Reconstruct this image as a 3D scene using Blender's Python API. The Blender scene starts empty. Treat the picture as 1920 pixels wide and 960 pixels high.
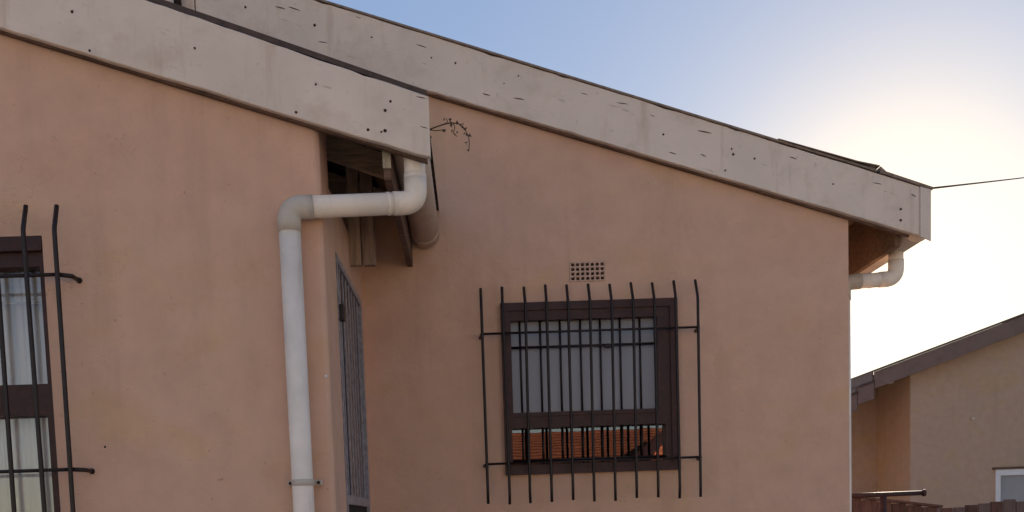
import bpy, bmesh, math, random
import numpy as np
from mathutils import Vector, Matrix
from mathutils.geometry import tessellate_polygon
random.seed(7)
S = bpy.context.scene
C = S.collection

# ------------------------------------------------------------------ camera
F, CX, CY = 1900.0, 919.7, 1133.0            # focal length and principal point in photo pixels
YAW, PITCH, ROLL = 0.0116, 0.08176, 0.03471
EYE = 1.35
def cam_rot():
    cy, sy = math.cos(YAW), math.sin(YAW); cp, sp = math.cos(PITCH), math.sin(PITCH); cr, sr = math.cos(ROLL), math.sin(ROLL)
    base = np.array([[1, 0, 0], [0, 0, 1], [0, -1, 0]], float)
    Rz = np.array([[cy, -sy, 0], [sy, cy, 0], [0, 0, 1]])
    Rp = np.array([[1, 0, 0], [0, cp, -sp], [0, sp, cp]])
    Rr = np.array([[cr, -sr, 0], [sr, cr, 0], [0, 0, 1]])
    return Rr @ Rp @ base @ Rz
MC = cam_rot()
cam = bpy.data.cameras.new('camera'); co = bpy.data.objects.new('camera', cam); C.objects.link(co)
cam.sensor_fit = 'HORIZONTAL'; cam.sensor_width = 36.0; cam.lens = 36.0 * F / 1920
cam.shift_x = (960 - CX) / 1920; cam.shift_y = (CY - 480) / 1920
cam.clip_start = 0.05; cam.clip_end = 3000
co.matrix_world = Matrix.Translation((0, 0, EYE)) @ Matrix(MC.T.tolist()).to_4x4()
S.camera = co
def P(x, y, Y):
    """photo pixel -> point on the vertical plane at depth Y"""
    d = MC.T @ np.array([(x - CX) / F, -(y - CY) / F, -1.0]); d = d * (Y / d[1])
    return Vector((d[0], d[1], d[2] + EYE))

# ------------------------------------------------------------------ sky, sun, exposure
SUN_EL, SUN_AZ = math.radians(12.5), math.radians(22.8)   # azimuth from +Y towards +X
w = bpy.data.worlds.new('World'); S.world = w; w.use_nodes = True
nt = w.node_tree; nt.nodes.clear()
sky = nt.nodes.new('ShaderNodeTexSky'); sky.sky_type = 'NISHITA'; sky.sun_disc = False
sky.sun_elevation = SUN_EL; sky.sun_rotation = SUN_AZ
sky.altitude = 200; sky.air_density = 1.0; sky.dust_density = 0.04; sky.ozone_density = 2.0
bg = nt.nodes.new('ShaderNodeBackground'); bg.inputs[1].default_value = 0.15
out = nt.nodes.new('ShaderNodeOutputWorld')
soft = nt.nodes.new('ShaderNodeGamma'); soft.inputs[1].default_value = 0.45     # even, whole-sky tone compression as a phone camera gives
hs = nt.nodes.new('ShaderNodeHueSaturation'); hs.inputs['Saturation'].default_value = 1.5; hs.inputs['Hue'].default_value = 0.522
nt.links.new(sky.outputs[0], soft.inputs[0]); nt.links.new(soft.outputs[0], hs.inputs['Color'])
# hazy aureole round the sun
sun_dir = (math.sin(SUN_AZ) * math.cos(SUN_EL), math.cos(SUN_AZ) * math.cos(SUN_EL), math.sin(SUN_EL))
tc = nt.nodes.new('ShaderNodeTexCoord'); dt = nt.nodes.new('ShaderNodeVectorMath'); dt.operation = 'DOT_PRODUCT'; dt.inputs[1].default_value = sun_dir
nt.links.new(tc.outputs['Generated'], dt.inputs[0])
def wmath(op, a, b):
    m_ = nt.nodes.new('ShaderNodeMath'); m_.operation = op
    for i, v in enumerate((a, b)):
        if isinstance(v, (int, float)): m_.inputs[i].default_value = v
        else: nt.links.new(v, m_.inputs[i])
    return m_.outputs[0]
dpos = wmath('MAXIMUM', dt.outputs['Value'], 0.0)
lobe = wmath('ADD', wmath('MULTIPLY', wmath('POWER', dpos, 110.0), 2.2), wmath('MULTIPLY', wmath('POWER', dpos, 24.0), 0.85))
vs_ = nt.nodes.new('ShaderNodeVectorMath'); vs_.operation = 'SCALE'; vs_.inputs[0].default_value = (1.0, 0.66, 0.18); nt.links.new(lobe, vs_.inputs['Scale'])
ad = nt.nodes.new('ShaderNodeVectorMath'); ad.operation = 'ADD'; nt.links.new(hs.outputs[0], ad.inputs[0]); nt.links.new(vs_.outputs[0], ad.inputs[1])
nt.links.new(ad.outputs[0], bg.inputs[0]); nt.links.new(bg.outputs[0], out.inputs[0])
sl = bpy.data.lights.new('sun', 'SUN'); sl.energy = 5.0; sl.angle = math.radians(0.5); sl.color = (1, 0.86, 0.68)
so = bpy.data.objects.new('sun', sl); C.objects.link(so)
sd = Vector((math.sin(SUN_AZ) * math.cos(SUN_EL), math.cos(SUN_AZ) * math.cos(SUN_EL), math.sin(SUN_EL)))
so.rotation_euler = (-sd).to_track_quat('-Z', 'Y').to_euler(); so.location = sd * 60
S.view_settings.view_transform = 'Standard'; S.view_settings.look = 'None'
S.view_settings.exposure = 1.18; S.view_settings.gamma = 1.0
S.view_settings.use_curve_mapping = False
S.render.engine = 'CYCLES'

# ------------------------------------------------------------------ materials
class NT:
    def __init__(s, name):
        s.m = bpy.data.materials.new(name); s.m.use_nodes = True; s.t = s.m.node_tree
        s.b = s.t.nodes['Principled BSDF']; s.o = s.t.nodes['Material Output']
        s.tc = s.t.nodes.new('ShaderNodeTexCoord'); s.oi = s.t.nodes.new('ShaderNodeObjectInfo')
        g = s.t.nodes.new('ShaderNodeNewGeometry'); s.pos = g.outputs['Position']
        # world position plus a per-object shift
        v = s.t.nodes.new('ShaderNodeVectorMath'); v.operation = 'ADD'
        sc = s.t.nodes.new('ShaderNodeMath'); sc.operation = 'MULTIPLY'; sc.inputs[1].default_value = 37.0
        s.link(s.oi.outputs['Random'], sc.inputs[0]); s.link(s.tc.outputs['Object'], v.inputs[0]); s.link(sc.outputs[0], v.inputs[1])
        s.obj = v.outputs[0]
    def link(s, a, b): s.t.links.new(a, b)
    def noise(s, vec, scale, detail=4, rough=.55, stretch=(1, 1, 1), dist=0):
        mp = s.t.nodes.new('ShaderNodeMapping'); mp.inputs['Scale'].default_value = stretch
        s.link(vec, mp.inputs[0])
        n = s.t.nodes.new('ShaderNodeTexNoise'); n.inputs['Scale'].default_value = scale
        n.inputs['Detail'].default_value = detail; n.inputs['Roughness'].default_value = rough; n.inputs['Distortion'].default_value = dist
        s.link(mp.outputs[0], n.inputs['Vector']); return n.outputs['Fac']
    def ramp(s, fac, stops, interp='LINEAR'):
        r = s.t.nodes.new('ShaderNodeValToRGB'); e = r.color_ramp.elements; r.color_ramp.interpolation = interp
        while len(e) < len(stops): e.new(.5)
        for i, (p, c) in enumerate(stops):
            e[i].position = p; e[i].color = (*c, 1) if len(c) == 3 else c
        s.link(fac, r.inputs[0]); return r.outputs[0]
    def mix(s, fac, a, b, mode='MIX'):
        n = s.t.nodes.new('ShaderNodeMix'); n.data_type = 'RGBA'; n.blend_type = mode
        for sock, v in ((n.inputs[0], fac), (n.inputs[6], a), (n.inputs[7], b)):
            if isinstance(v, (int, float)): sock.default_value = v
            elif isinstance(v, tuple): sock.default_value = (*v, 1)
            else: s.link(v, sock)
        return n.outputs[2]
    def bump(s, h, strength, dist=.01, prev=None):
        b = s.t.nodes.new('ShaderNodeBump'); b.inputs['Strength'].default_value = strength; b.inputs['Distance'].default_value = dist
        s.link(h, b.inputs['Height'])
        if prev is not None: s.link(prev, b.inputs['Normal'])
        return b.outputs[0]
    def fin(s, col=None, rough=.7, normal=None, metal=0, spec=.4):
        if col is not None:
            if isinstance(col, tuple): s.b.inputs['Base Color'].default_value = (*col, 1)
            else: s.link(col, s.b.inputs['Base Color'])
        if isinstance(rough, (int, float)): s.b.inputs['Roughness'].default_value = rough
        else: s.link(rough, s.b.inputs['Roughness'])
        if normal is not None: s.link(normal, s.b.inputs['Normal'])
        s.b.inputs['Metallic'].default_value = metal; s.b.inputs['Specular IOR Level'].default_value = spec
        return s.m
def sc(c, k): return tuple(min(1, v * k) for v in c)

def plaster(name, c, c2, big=.55):
    n = NT(name); p = n.pos
    a = n.noise(p, 1.3, 5, .6)
    col = n.ramp(a, [(.3, c), (.72, c2)])
    b = n.noise(p, 9, 6, .65)
    col = n.mix(.5, col, n.ramp(b, [(.3, sc(c, .90)), (.7, sc(c2, 1.07))]))
    # patches of yellower and pinker paint
    hue = n.noise(p, 2.1, 4, .6, (1, 1, 1.4), .6)
    col = n.mix(1, col, n.ramp(hue, [(.32, (1.0, .985, .86)), (.5, (1, 1, 1)), (.68, (1.0, .97, .97))]), 'MULTIPLY')
    # faint rain streaks, long in z
    st = n.noise(p, 6, 5, .6, (1, 1, .1))
    col = n.mix(n.ramp(st, [(.56, (0, 0, 0)), (.8, (.36, .36, .36))]), col, sc(c, .66))
    # blotchy dirt
    dm = n.noise(p, 4.5, 8, .75)
    col = n.mix(n.ramp(dm, [(.58, (0, 0, 0)), (.78, (.30, .30, .30))]), col, sc((c[0], c[1] * .95, c[2] * .9), .62))
    # little dark pits
    pit = n.noise(p, 60, 2, .5)
    col = n.mix(n.ramp(pit, [(.72, (0, 0, 0)), (.77, (.6, .6, .6))]), col, sc(c, .42))
    # hairline cracks here and there
    wob = n.noise(p, 5, 4, .6); ad = n.t.nodes.new('ShaderNodeVectorMath'); ad.operation = 'MULTIPLY_ADD'
    n.link(p, ad.inputs[0]); ad.inputs[1].default_value = (1.15, 1.15, .9); n.link(wob, ad.inputs[2])
    vo = n.t.nodes.new('ShaderNodeTexVoronoi'); vo.feature = 'DISTANCE_TO_EDGE'; vo.inputs['Scale'].default_value = 1.0
    n.link(ad.outputs[0], vo.inputs['Vector'])
    line = n.ramp(vo.outputs['Distance'], [(.0, (1, 1, 1)), (.0035, (0, 0, 0))])
    msk = n.ramp(n.noise(p, 1.7, 3, .5), [(.52, (0, 0, 0)), (.62, (.45, .45, .45))])
    col = n.mix(n.mix(1, line, msk, 'MULTIPLY'), col, sc(c, .5))
    h1 = n.noise(p, 2.6, 3, .5); h2 = n.noise(p, 240, 3, .6); h3 = n.noise(p, 22, 5, .65, (1, 1, 1.5), .8)
    nm = n.bump(h1, .5, .05); nm = n.bump(h3, .4, .006, nm); nm = n.bump(h2, .45, .0016, nm)
    return n.fin(col, .85, nm, spec=.25)
def board_paint(name, c):
    n = NT(name); p = n.pos
    mp = n.t.nodes.new('ShaderNodeMapping'); mp.vector_type = 'POINT'; mp.inputs['Rotation'].default_value = (0, -math.radians(18.3), 0)
    n.link(p, mp.inputs[0]); q = mp.outputs[0]
    col = n.ramp(n.noise(p, 2.2, 5, .6), [(.3, sc(c, .86)), (.7, sc(c, 1.05))])
    # grime clouds, runs down the face, flaked paint along the grain
    d = n.noise(p, 5, 6, .7, (1, 1, 1.2))
    col = n.mix(n.ramp(d, [(.52, (0, 0, 0)), (.76, (.55, .55, .55))]), col, sc((c[0], c[1] * .92, c[2] * .82), .66))
    ru = n.noise(p, 14, 5, .65, (1, 1, .13))
    col = n.mix(n.ramp(ru, [(.56, (0, 0, 0)), (.72, (.45, .45, .45))]), col, (c[0] * .62, c[1] * .5, c[2] * .40))
    fl = n.noise(q, 26, 6, .7, (.16, 1, 1.4))
    flm = n.ramp(fl, [(.645, (0, 0, 0)), (.67, (.6, .6, .6))])
    col = n.mix(flm, col, (c[0] * .5, c[1] * .44, c[2] * .40))
    s2 = n.noise(p, 45, 3, .6)
    col = n.mix(n.ramp(s2, [(.66, (0, 0, 0)), (.74, (.5, .5, .5))]), col, sc(c, .58))
    g = n.noise(q, 30, 5, .65, (.06, 1, 2.2))
    nm = n.bump(n.noise(p, 4, 3), .3, .012); nm = n.bump(g, .35, .0025, nm); nm = n.bump(flm, -.5, .001, nm)
    return n.fin(col, n.ramp(d, [(.3, (.5,) * 3), (.7, (.78,) * 3)]), nm, spec=.35)
def steel_paint(name, c, rough=.5):
    n = NT(name); p = n.pos
    col = n.ramp(n.noise(p, 35, 4, .6), [(.35, sc(c, .7)), (.7, sc(c, 1.35))])
    r = n.noise(p, 90, 3, .6)
    col = n.mix(n.ramp(r, [(.62, (0, 0, 0)), (.72, (.6, .6, .6))]), col, (c[0] * 1.8 + .02, c[1] * 1.3 + .008, c[2] * 1.1))
    return n.fin(col, rough, n.bump(n.noise(p, 160, 3), .2, .0008), spec=.4)
def pvc(name, c):
    n = NT(name); p = n.pos
    col = n.ramp(n.noise(p, 7, 5, .65), [(.3, sc(c, .86)), (.7, sc(c, 1.05))])
    d = n.noise(p, 16, 5, .7, (1, 1, .25))
    col = n.mix(n.ramp(d, [(.56, (0, 0, 0)), (.75, (.55, .55, .55))]), col, sc((c[0], c[1] * .9, c[2] * .78), .62))
    return n.fin(col, .48, n.bump(n.noise(p, 60, 3), .12, .001), spec=.4)
def wood(name, c, axis=(1, 12, 12), rough=.75):
    n = NT(name)
    g = n.noise(n.obj, 6, 6, .65, axis, .4)
    col = n.ramp(g, [(.3, sc(c, .55)), (.5, c), (.72, sc(c, 1.35))])
    col = n.mix(n.ramp(n.noise(n.obj, 3, 3), [(.45, (0, 0, 0)), (.7, (.6, .6, .6))]), col, sc(c, .5))
    tint = n.ramp(n.oi.outputs['Random'], [(0, (.72, .72, .74)), (1, (1.0, 1.0, 1.0))])
    col = n.mix(1, col, tint, 'MULTIPLY')
    return n.fin(col, rough, n.bump(g, .4, .003), spec=.25)
def plain(name, c, rough=.7, k=.15, scale=20, metal=0, spec=.4):
    n = NT(name)
    col = n.ramp(n.noise(n.pos, scale, 4, .6), [(.3, sc(c, 1 - k)), (.7, sc(c, 1 + k))])
    return n.fin(col, rough, n.bump(n.noise(n.pos, scale * 4, 3), .15, .002), metal, spec)
def glass(name, ior, rough, tint=(1, 1, 1), wav=.02):
    n = NT(name); t = n.t
    tr = t.nodes.new('ShaderNodeBsdfTransparent'); tr.inputs[0].default_value = (*sc(tint, .85), 1)
    gl = t.nodes.new('ShaderNodeBsdfGlossy'); gl.inputs['Roughness'].default_value = rough; gl.inputs['Color'].default_value = (1, .92, .87, 1)
    fr = t.nodes.new('ShaderNodeFresnel'); fr.inputs[0].default_value = ior
    nm = n.bump(n.noise(n.pos, 3.5, 2), wav, .01); n.link(nm, gl.inputs['Normal'])
    mx = t.nodes.new('ShaderNodeMixShader'); n.link(fr.outputs[0], mx.inputs[0]); n.link(tr.outputs[0], mx.inputs[1]); n.link(gl.outputs[0], mx.inputs[2])
    n.link(mx.outputs[0], n.o.inputs[0]); return n.m

M = {}
M['wall'] = plaster('peach_plaster', (.65, .392, .272), (.715, .44, .312))
M['neighbour_wall'] = plaster('tan_plaster', (.46, .32, .23), (.51, .36, .26))
M['cream'] = plaster('cream_plaster', (.68, .60, .48), (.76, .68, .55))
M['neighbour_recess'] = M['neighbour_wall']
M['board'] = board_paint('white_board_paint', (.80, .645, .535))
M['neighbour_board'] = board_paint('brown_board_paint', (.19, .125, .105))
M['steel'] = steel_paint('dark_brown_steel', (.016, .0065, .006), .45)
M['frame'] = steel_paint('brown_frame_paint', (.050, .0135, .0105), .5)
M['gate'] = steel_paint('grey_gate_paint', (.31, .28, .295), .42)
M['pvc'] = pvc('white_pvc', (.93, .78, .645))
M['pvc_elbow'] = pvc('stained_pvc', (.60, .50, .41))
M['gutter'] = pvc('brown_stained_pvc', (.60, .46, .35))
M['timber'] = wood('eave_timber', (.24, .14, .085))
M['dark_timber'] = wood('dark_eave_timber', (.20, .115, .08))
M['hang_timber'] = wood('hanging_timber', (.42, .28, .20), (12, 12, 1))
M['door'] = plain('dark_slate_door', (.05, .045, .055), .6, .2, 12)
M['pale_timber'] = wood('bare_end_grain', (.62, .52, .36), (8, 8, 8))
M['rafter'] = wood('rafter_timber', (.66, .48, .33), (1, 10, 10))
M['sheet'] = plain('brown_roof_sheet', (.075, .045, .036), .65, .35, 25)
M['flash'] = plain('weathered_flashing', (.24, .165, .12), .6, .35, 30)
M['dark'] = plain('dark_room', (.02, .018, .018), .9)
M['room'] = plain('room_plaster', (.25, .22, .2), .9)
M['vent'] = plain('beige_air_brick', (.58, .37, .265), .9, .15, 40)
M['hole'] = plain('nail_rust', (.05, .026, .018), .9, .4, 60)
M['clear'] = glass('clear_glass', 2.3, .004, (.8, .8, .82))
M['glassA'] = glass('window_glass', 1.75, .01, (1.15, 1.15, 1.15))
M['cable'] = plain('black_cable', (.02, .018, .02), .6)
M['twig'] = plain('dry_twig', (.07, .04, .025), .9, .4, 80)
M['whiteframe'] = plain('white_window_frame', (.75, .73, .72), .5, .06)
M['ground'] = plain('sandy_ground', (.50, .39, .29), .95, .25, 1.2)
M['fence'] = wood('red_brown_fence', (.17, .085, .062), (10, 10, 1))
M['fence_grey'] = wood('grey_brown_fence', (.22, .15, .125), (10, 10, 1))
M['rail'] = steel_paint('rusty_rail', (.055, .024, .02), .6)
n = NT('frosted_glass')
c = n.ramp(n.noise(n.pos, 3, 3, .5, (1, 1, .6)), [(.35, (.235, .23, .255)), (.7, (.285, .28, .31))])
M['frost'] = n.fin(c, .32, n.bump(n.noise(n.pos, 300, 2), .2, .0008), spec=.7)
n = NT('net_curtain')
c = n.ramp(n.noise(n.pos, 40, 3, .5, (1, 1, .03)), [(.3, (.72, .71, .73)), (.7, (.92, .91, .92))])
M['curtain'] = n.fin(c, .9, n.bump(n.noise(n.pos, 500, 2), .3, .001), spec=.1)
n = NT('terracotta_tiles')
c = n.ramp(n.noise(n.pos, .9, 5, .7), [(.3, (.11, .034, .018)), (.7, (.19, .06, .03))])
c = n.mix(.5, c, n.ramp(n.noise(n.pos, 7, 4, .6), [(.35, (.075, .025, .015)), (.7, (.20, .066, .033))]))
M['tile'] = n.fin(c, .8, n.bump(n.noise(n.pos, 20, 4), .3, .01), spec=.2)  # dark base colour also holds the shade over most of this roof

# ------------------------------------------------------------------ helpers
WL = {}
def mesh(name, verts, faces, smooth=False):
    me = bpy.data.meshes.new(name); me.from_pydata([tuple(v) for v in verts], [], faces); me.update()
    bm = bmesh.new(); bm.from_mesh(me); bmesh.ops.recalc_face_normals(bm, faces=bm.faces); bm.to_mesh(me); bm.free()
    if smooth:
        for p in me.polygons: p.use_smooth = True
    return me
def from_bm(name, bm, smooth=False):
    bmesh.ops.recalc_face_normals(bm, faces=bm.faces)
    me = bpy.data.meshes.new(name); bm.to_mesh(me); bm.free()
    if smooth:
        for p in me.polygons: p.use_smooth = True
    return me
def obj(name, me, mat, parent=None, label=None, loc=None, recentre=True):
    """link mesh data (in world coordinates) as an object whose origin is the mesh's centre"""
    o = bpy.data.objects.new(name, me); C.objects.link(o)
    if mat is not None and not me.materials: me.materials.append(M[mat] if isinstance(mat, str) else mat)
    if loc is None:
        if recentre:
            co_ = np.array([v.co[:] for v in me.vertices]); c = Vector(((co_.min(0) + co_.max(0)) / 2).tolist())
            me.transform(Matrix.Translation(-c)); loc = c
        else: loc = Vector((0, 0, 0))
    o.location = loc; WL[o.name] = Vector(loc)
    if parent:
        o.parent = parent; o.matrix_parent_inverse = Matrix.Translation(-WL[parent.name])
    if label: o['label'] = label
    return o
def thing(name, label, cat, loc, group=None):
    o = bpy.data.objects.new(name, None); C.objects.link(o); o.location = loc; WL[o.name] = Vector(loc)
    o.empty_display_size = .2; o['label'] = label; o['category'] = cat
    if group: o['group'] = group
    return o
def box(x0, x1, y0, y1, z0, z1, bev=0.0, bm=None, seg=2):
    own = bm is None
    b = bmesh.new()
    vs = [b.verts.new((x, y, z)) for x in (x0, x1) for y in (y0, y1) for z in (z0, z1)]
    for f in ((0, 1, 3, 2), (4, 6, 7, 5), (0, 4, 5, 1), (2, 3, 7, 6), (0, 2, 6, 4), (1, 5, 7, 3)): b.faces.new([vs[i] for i in f])
    if bev: bmesh.ops.bevel(b, geom=list(b.edges), offset=bev, segments=seg, affect='EDGES', profile=.6)
    bmesh.ops.recalc_face_normals(b, faces=b.faces)
    if own: return from_bm('box', b)
    t = bpy.data.meshes.new('t'); b.to_mesh(t); b.free(); bm.from_mesh(t); bpy.data.meshes.remove(t)
def hexa(a, b, bev=0.0):
    """prism between polygon a (front) and polygon b (back), same vertex count"""
    n_ = len(a); m = bmesh.new(); va = [m.verts.new(v) for v in a]; vb = [m.verts.new(v) for v in b]
    m.faces.new(va); m.faces.new(vb[::-1])
    for i in range(n_): m.faces.new([va[i], vb[i], vb[(i + 1) % n_], va[(i + 1) % n_]])
    if bev: bmesh.ops.bevel(m, geom=list(m.edges), offset=bev, segments=2, affect='EDGES', profile=.6)
    return from_bm('prism', m)
def prism_y(poly, y0, y1, holes=(), bev=0.0):
    """polygon in (x,z) extruded from y0 to y1, with holes"""
    loops = [list(poly)] + [list(h) for h in holes]
    pts = [p for L in loops for p in L]
    tri = tessellate_polygon([[Vector((p[0], p[1], 0)) for p in L] for L in loops])
    n_ = len(pts); vs = [(p[0], y0, p[1]) for p in pts] + [(p[0], y1, p[1]) for p in pts]
    fs = [tuple(t) for t in tri] + [tuple(i + n_ for i in t[::-1]) for t in tri]
    k = 0
    for L in loops:
        for i in range(len(L)):
            a, b = k + i, k + (i + 1) % len(L); fs.append((a, b, b + n_, a + n_))
        k += len(L)
    me = mesh('prism', vs, fs)
    return me
def prism_x(poly, x0, x1, holes=()):
    me = prism_y(poly, 0, x1 - x0, holes)     # poly in (y,z)
    for v in me.vertices: v.co = (x0 + v.co.y, v.co.x, v.co.z)
    me.update(); bm = bmesh.new(); bm.from_mesh(me); bmesh.ops.recalc_face_normals(bm, faces=bm.faces); bm.to_mesh(me); bm.free()
    return me
def fillet(pts, r, seg=7):
    pts = [Vector(p) for p in pts]; o = [pts[0]]
    for i in range(1, len(pts) - 1):
        a, b, c = pts[i - 1], pts[i], pts[i + 1]
        u, v = (a - b).normalized(), (c - b).normalized(); ang = u.angle(v)
        if ang > math.pi - .02: o.append(b); continue
        d = min(r / math.tan(ang / 2), (a - b).length * .49, (c - b).length * .49)
        p0, p1 = b + u * d, b + v * d
        for k in range(seg + 1):
            t = k / seg; o.append((1 - t) ** 2 * p0 + 2 * t * (1 - t) * b + t * t * p1)
    o.append(pts[-1]); return o
def tube(pts, r, n_=12, caps=True, bm=None):
    """sweep a circle; r may be a list"""
    own = bm is None
    if own: bm = bmesh.new()
    pts = [Vector(p) for p in pts]; rs = r if isinstance(r, (list, tuple)) else [r] * len(pts)
    t0 = (pts[1] - pts[0]).normalized(); ref = Vector((0, 0, 1)) if abs(t0.z) < .9 else Vector((1, 0, 0))
    u = t0.cross(ref).normalized(); rings = []
    for i, p in enumerate(pts):
        t = ((pts[min(i + 1, len(pts) - 1)] - p).normalized() + (p - pts[max(i - 1, 0)]).normalized())
        t = t.normalized() if t.length > 1e-6 else t0
        u = (u - t * u.dot(t)).normalized(); v = t.cross(u)
        rings.append([bm.verts.new(p + (u * math.cos(a) + v * math.sin(a)) * rs[i]) for a in [2 * math.pi * k / n_ for k in range(n_)]])
    for A, B in zip(rings, rings[1:]):
        for k in range(n_): bm.faces.new([A[k], A[(k + 1) % n_], B[(k + 1) % n_], B[k]])
    if caps: bm.faces.new(rings[0][::-1]); bm.faces.new(rings[-1])
    if own: return from_bm('tube', bm, True)
def bevelled(me, off, seg=3, edges=None):
    bm = bmesh.new(); bm.from_mesh(me); bm.edges.ensure_lookup_table()
    es = [e for e in bm.edges if edges(e)] if edges else list(bm.edges)
    bmesh.ops.bevel(bm, geom=es, offset=off, segments=seg, affect='EDGES', profile=.5)
    bmesh.ops.recalc_face_normals(bm, faces=bm.faces); bm.to_mesh(me); bm.free(); return me
def auto_smooth(o):
    for p in o.data.polygons: p.use_smooth = True
    m_ = o.modifiers.new('wn', 'WEIGHTED_NORMAL'); m_.keep_sharp = True

# ------------------------------------------------------------------ ground
YA, YB = 3.53, 4.75                 # front faces of the two gable walls
XC = -0.483                         # side wall that joins them
g = mesh('ground', [(-900, -900, 0), (900, -900, 0), (900, 900, 0), (-900, 900, 0)], [(0, 1, 2, 3)])
go = obj('ground', g, 'ground', recentre=False); go['kind'] = 'structure'

# ------------------------------------------------------------------ the house
H = thing('house', 'peach plastered house with white barge boards, drainpipes and barred windows', 'house', (0, YB, 0))

# board outlines (x, z) -------------------------------------------------
YbA, YbB = YA - .058, YB - .052      # front faces of the barge boards
eA = P(803, 180, YbA); eAb = P(803, 297, YbA)
a0 = P(275, 0, YbA); a1 = P(0, 52, YbA)
kAt = (a0.z - eA.z) / (eA.x - a0.x); kAb = (a1.z - eAb.z) / (eAb.x - a1.x)
eB = P(1743, 355, YbB); eBb = P(1743, 447, YbB)
b0 = P(590, 0, YbB); b1 = P(805, 170, YbB)
kBt = (b0.z - eB.z) / (eB.x - b0.x); kBb = (b1.z - eBb.z) / (eBb.x - b1.x)
RX = -3.0                            # both ridges run in depth above this x
xA, xB = eA.x, eB.x
def zAt(x): return eA.z + kAt * (xA - x)
def zAb(x): return eAb.z + kAb * (xA - x)
def zBt(x): return eB.z + kBt * (xB - x)
def zBb(x): return eBb.z + kBb * (xB - x)
mir = lambda x: 2 * RX - x

# openings --------------------------------------------------------------
wa = [P(938, 572, YB), P(1267, 563, YB), P(952, 888, YB), P(1271, 880, YB)]
wx0, wx1 = (wa[0].x + wa[2].x) / 2, (wa[1].x + wa[3].x) / 2
wz1, wz0 = (wa[0].z + wa[1].z) / 2, (wa[2].z + wa[3].z) / 2
va0, va1 = P(1067, 491, YB), P(1136, 527, YB)
vx0, vx1, vz0, vz1 = va0.x, va1.x, va1.z, va0.z
ax1 = P(78, 441, YA).x; az1 = P(60, 442, YA).z; ax0 = ax1 - 1.15; az0 = az1 - 1.32
rect = lambda x0, x1, z0, z1: [(x0, z0), (x1, z0), (x1, z1), (x0, z1)]

# walls -----------------------------------------------------------------
cB = P(1592, 700, YB).x
drop = .045
wallB = [(mir(cB), -.1), (cB, -.1), (cB, zBt(cB) - drop), (RX, zBt(RX) - drop), (mir(cB), zBt(cB) - drop)]
me = prism_y(wallB, YB, YB + .2, [rect(wx0, wx1, wz0, wz1), rect(vx0 + .004, vx1 - .004, vz0 + .004, vz1 - .004)])
oB = obj('wall', me, 'wall', H, 'recessed gable wall with the small barred window and air brick')
wallA = [(mir(XC), -.1), (XC, -.1), (XC, zAt(XC) - drop), (RX, zAt(RX) - drop), (mir(XC), zAt(XC) - drop)]
me = prism_y(wallA, YA, YA + .2, [rect(ax0, ax1, az0, az1)])
bevelled(me, .018, 4, lambda e: abs(e.verts[0].co.x - XC) < 1e-4 and abs(e.verts[1].co.x - XC) < 1e-4 and abs(e.verts[0].co.y - YA) < 1e-4 and abs(e.verts[1].co.y - YA) < 1e-4)
oA = obj('wall', me, 'wall', H, 'projecting gable wall behind the white downpipe')
for p in oA.data.polygons: p.use_smooth = abs(p.normal.x) > .05 and abs(p.normal.y) > .05
# side wall with the door opening
gy0, gy1, gz1 = 3.835, 4.66, P(626, 478, 3.84).z + .012
zsw = P(625, 388, 3.95).z
me = prism_x([(YA + .2, -.1), (YB, -.1), (YB, zsw), (YA + .2, zsw)], XC - .2, XC, [[(gy0, .12), (gy1, .12), (gy1, gz1), (gy0, gz1)]])
obj('wall', me, 'wall', H, 'short side wall with the gated doorway')
for (x0, x1, y0, y1, zt) in ((cB - .2, cB, YB + .2, 12, zBt(cB) - drop), (mir(cB), mir(cB) + .2, YB + .2, 12, zBt(cB) - drop), (mir(XC), mir(XC) + .2, YA + .2, YB, zAt(XC) - drop)):
    obj('wall', box(x0, x1, y0, y1, -.1, zt), 'wall', H)
obj('wall', prism_y(wallB, 12, 12.2), 'wall', H)
obj('light_block_ceiling', box(mir(XC) + .21, XC - .201, YA + .201, YB - .001, zsw - .03, zsw - .01), 'dark', H)  # dark board added unseen to keep window light out of the roof void
obj('floor_slab', box(mir(cB) - .02, cB + .02, YB + .21, 11.9, -.05, .1), 'room', H)
# white corner bead on the right edge is the side downpipe, built below

# roofs -----------------------------------------------------------------
def roof(zt, xe, y0, y1, name, amp=.004, pitch=.076):
    """corrugated sheeting running down both slopes from the ridge"""
    ny = int((y1 - y0) / pitch * 6); vs = []; fs = []
    for side in (0, 1):
        for th in (0, .006):
            base = len(vs)
            for i in range(ny + 1):
                y = y0 + (y1 - y0) * i / ny; dz = amp * math.sin(2 * math.pi * (y - y0) / pitch) + amp
                for x in (xe, RX):
                    xx = x if side == 0 else mir(x)
                    vs.append((xx, y, zt(x) + dz + .002 + th))
            for i in range(ny):
                k = base + 2 * i; fs.append((k, k + 1, k + 3, k + 2))
        n2 = 2 * (ny + 1); b0_ = len(vs) - 2 * n2
        for i in range(ny):
            k = b0_ + 2 * i; fs.append((k, k + 2, k + 2 + n2, k + n2))
        for k in (b0_, b0_ + 2 * ny): fs.append((k, k + 1, k + 1 + n2, k + n2))
    return obj(name, mesh(name, vs, fs), 'sheet', H)
rA = roof(lambda x: zAt(x) + .004, xA - .01, YbA + .012, YB - .002, 'roof')
rB = roof(lambda x: zBt(x) + .004, xB - .06, YbB + .02, 12.3, 'roof')

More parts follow.
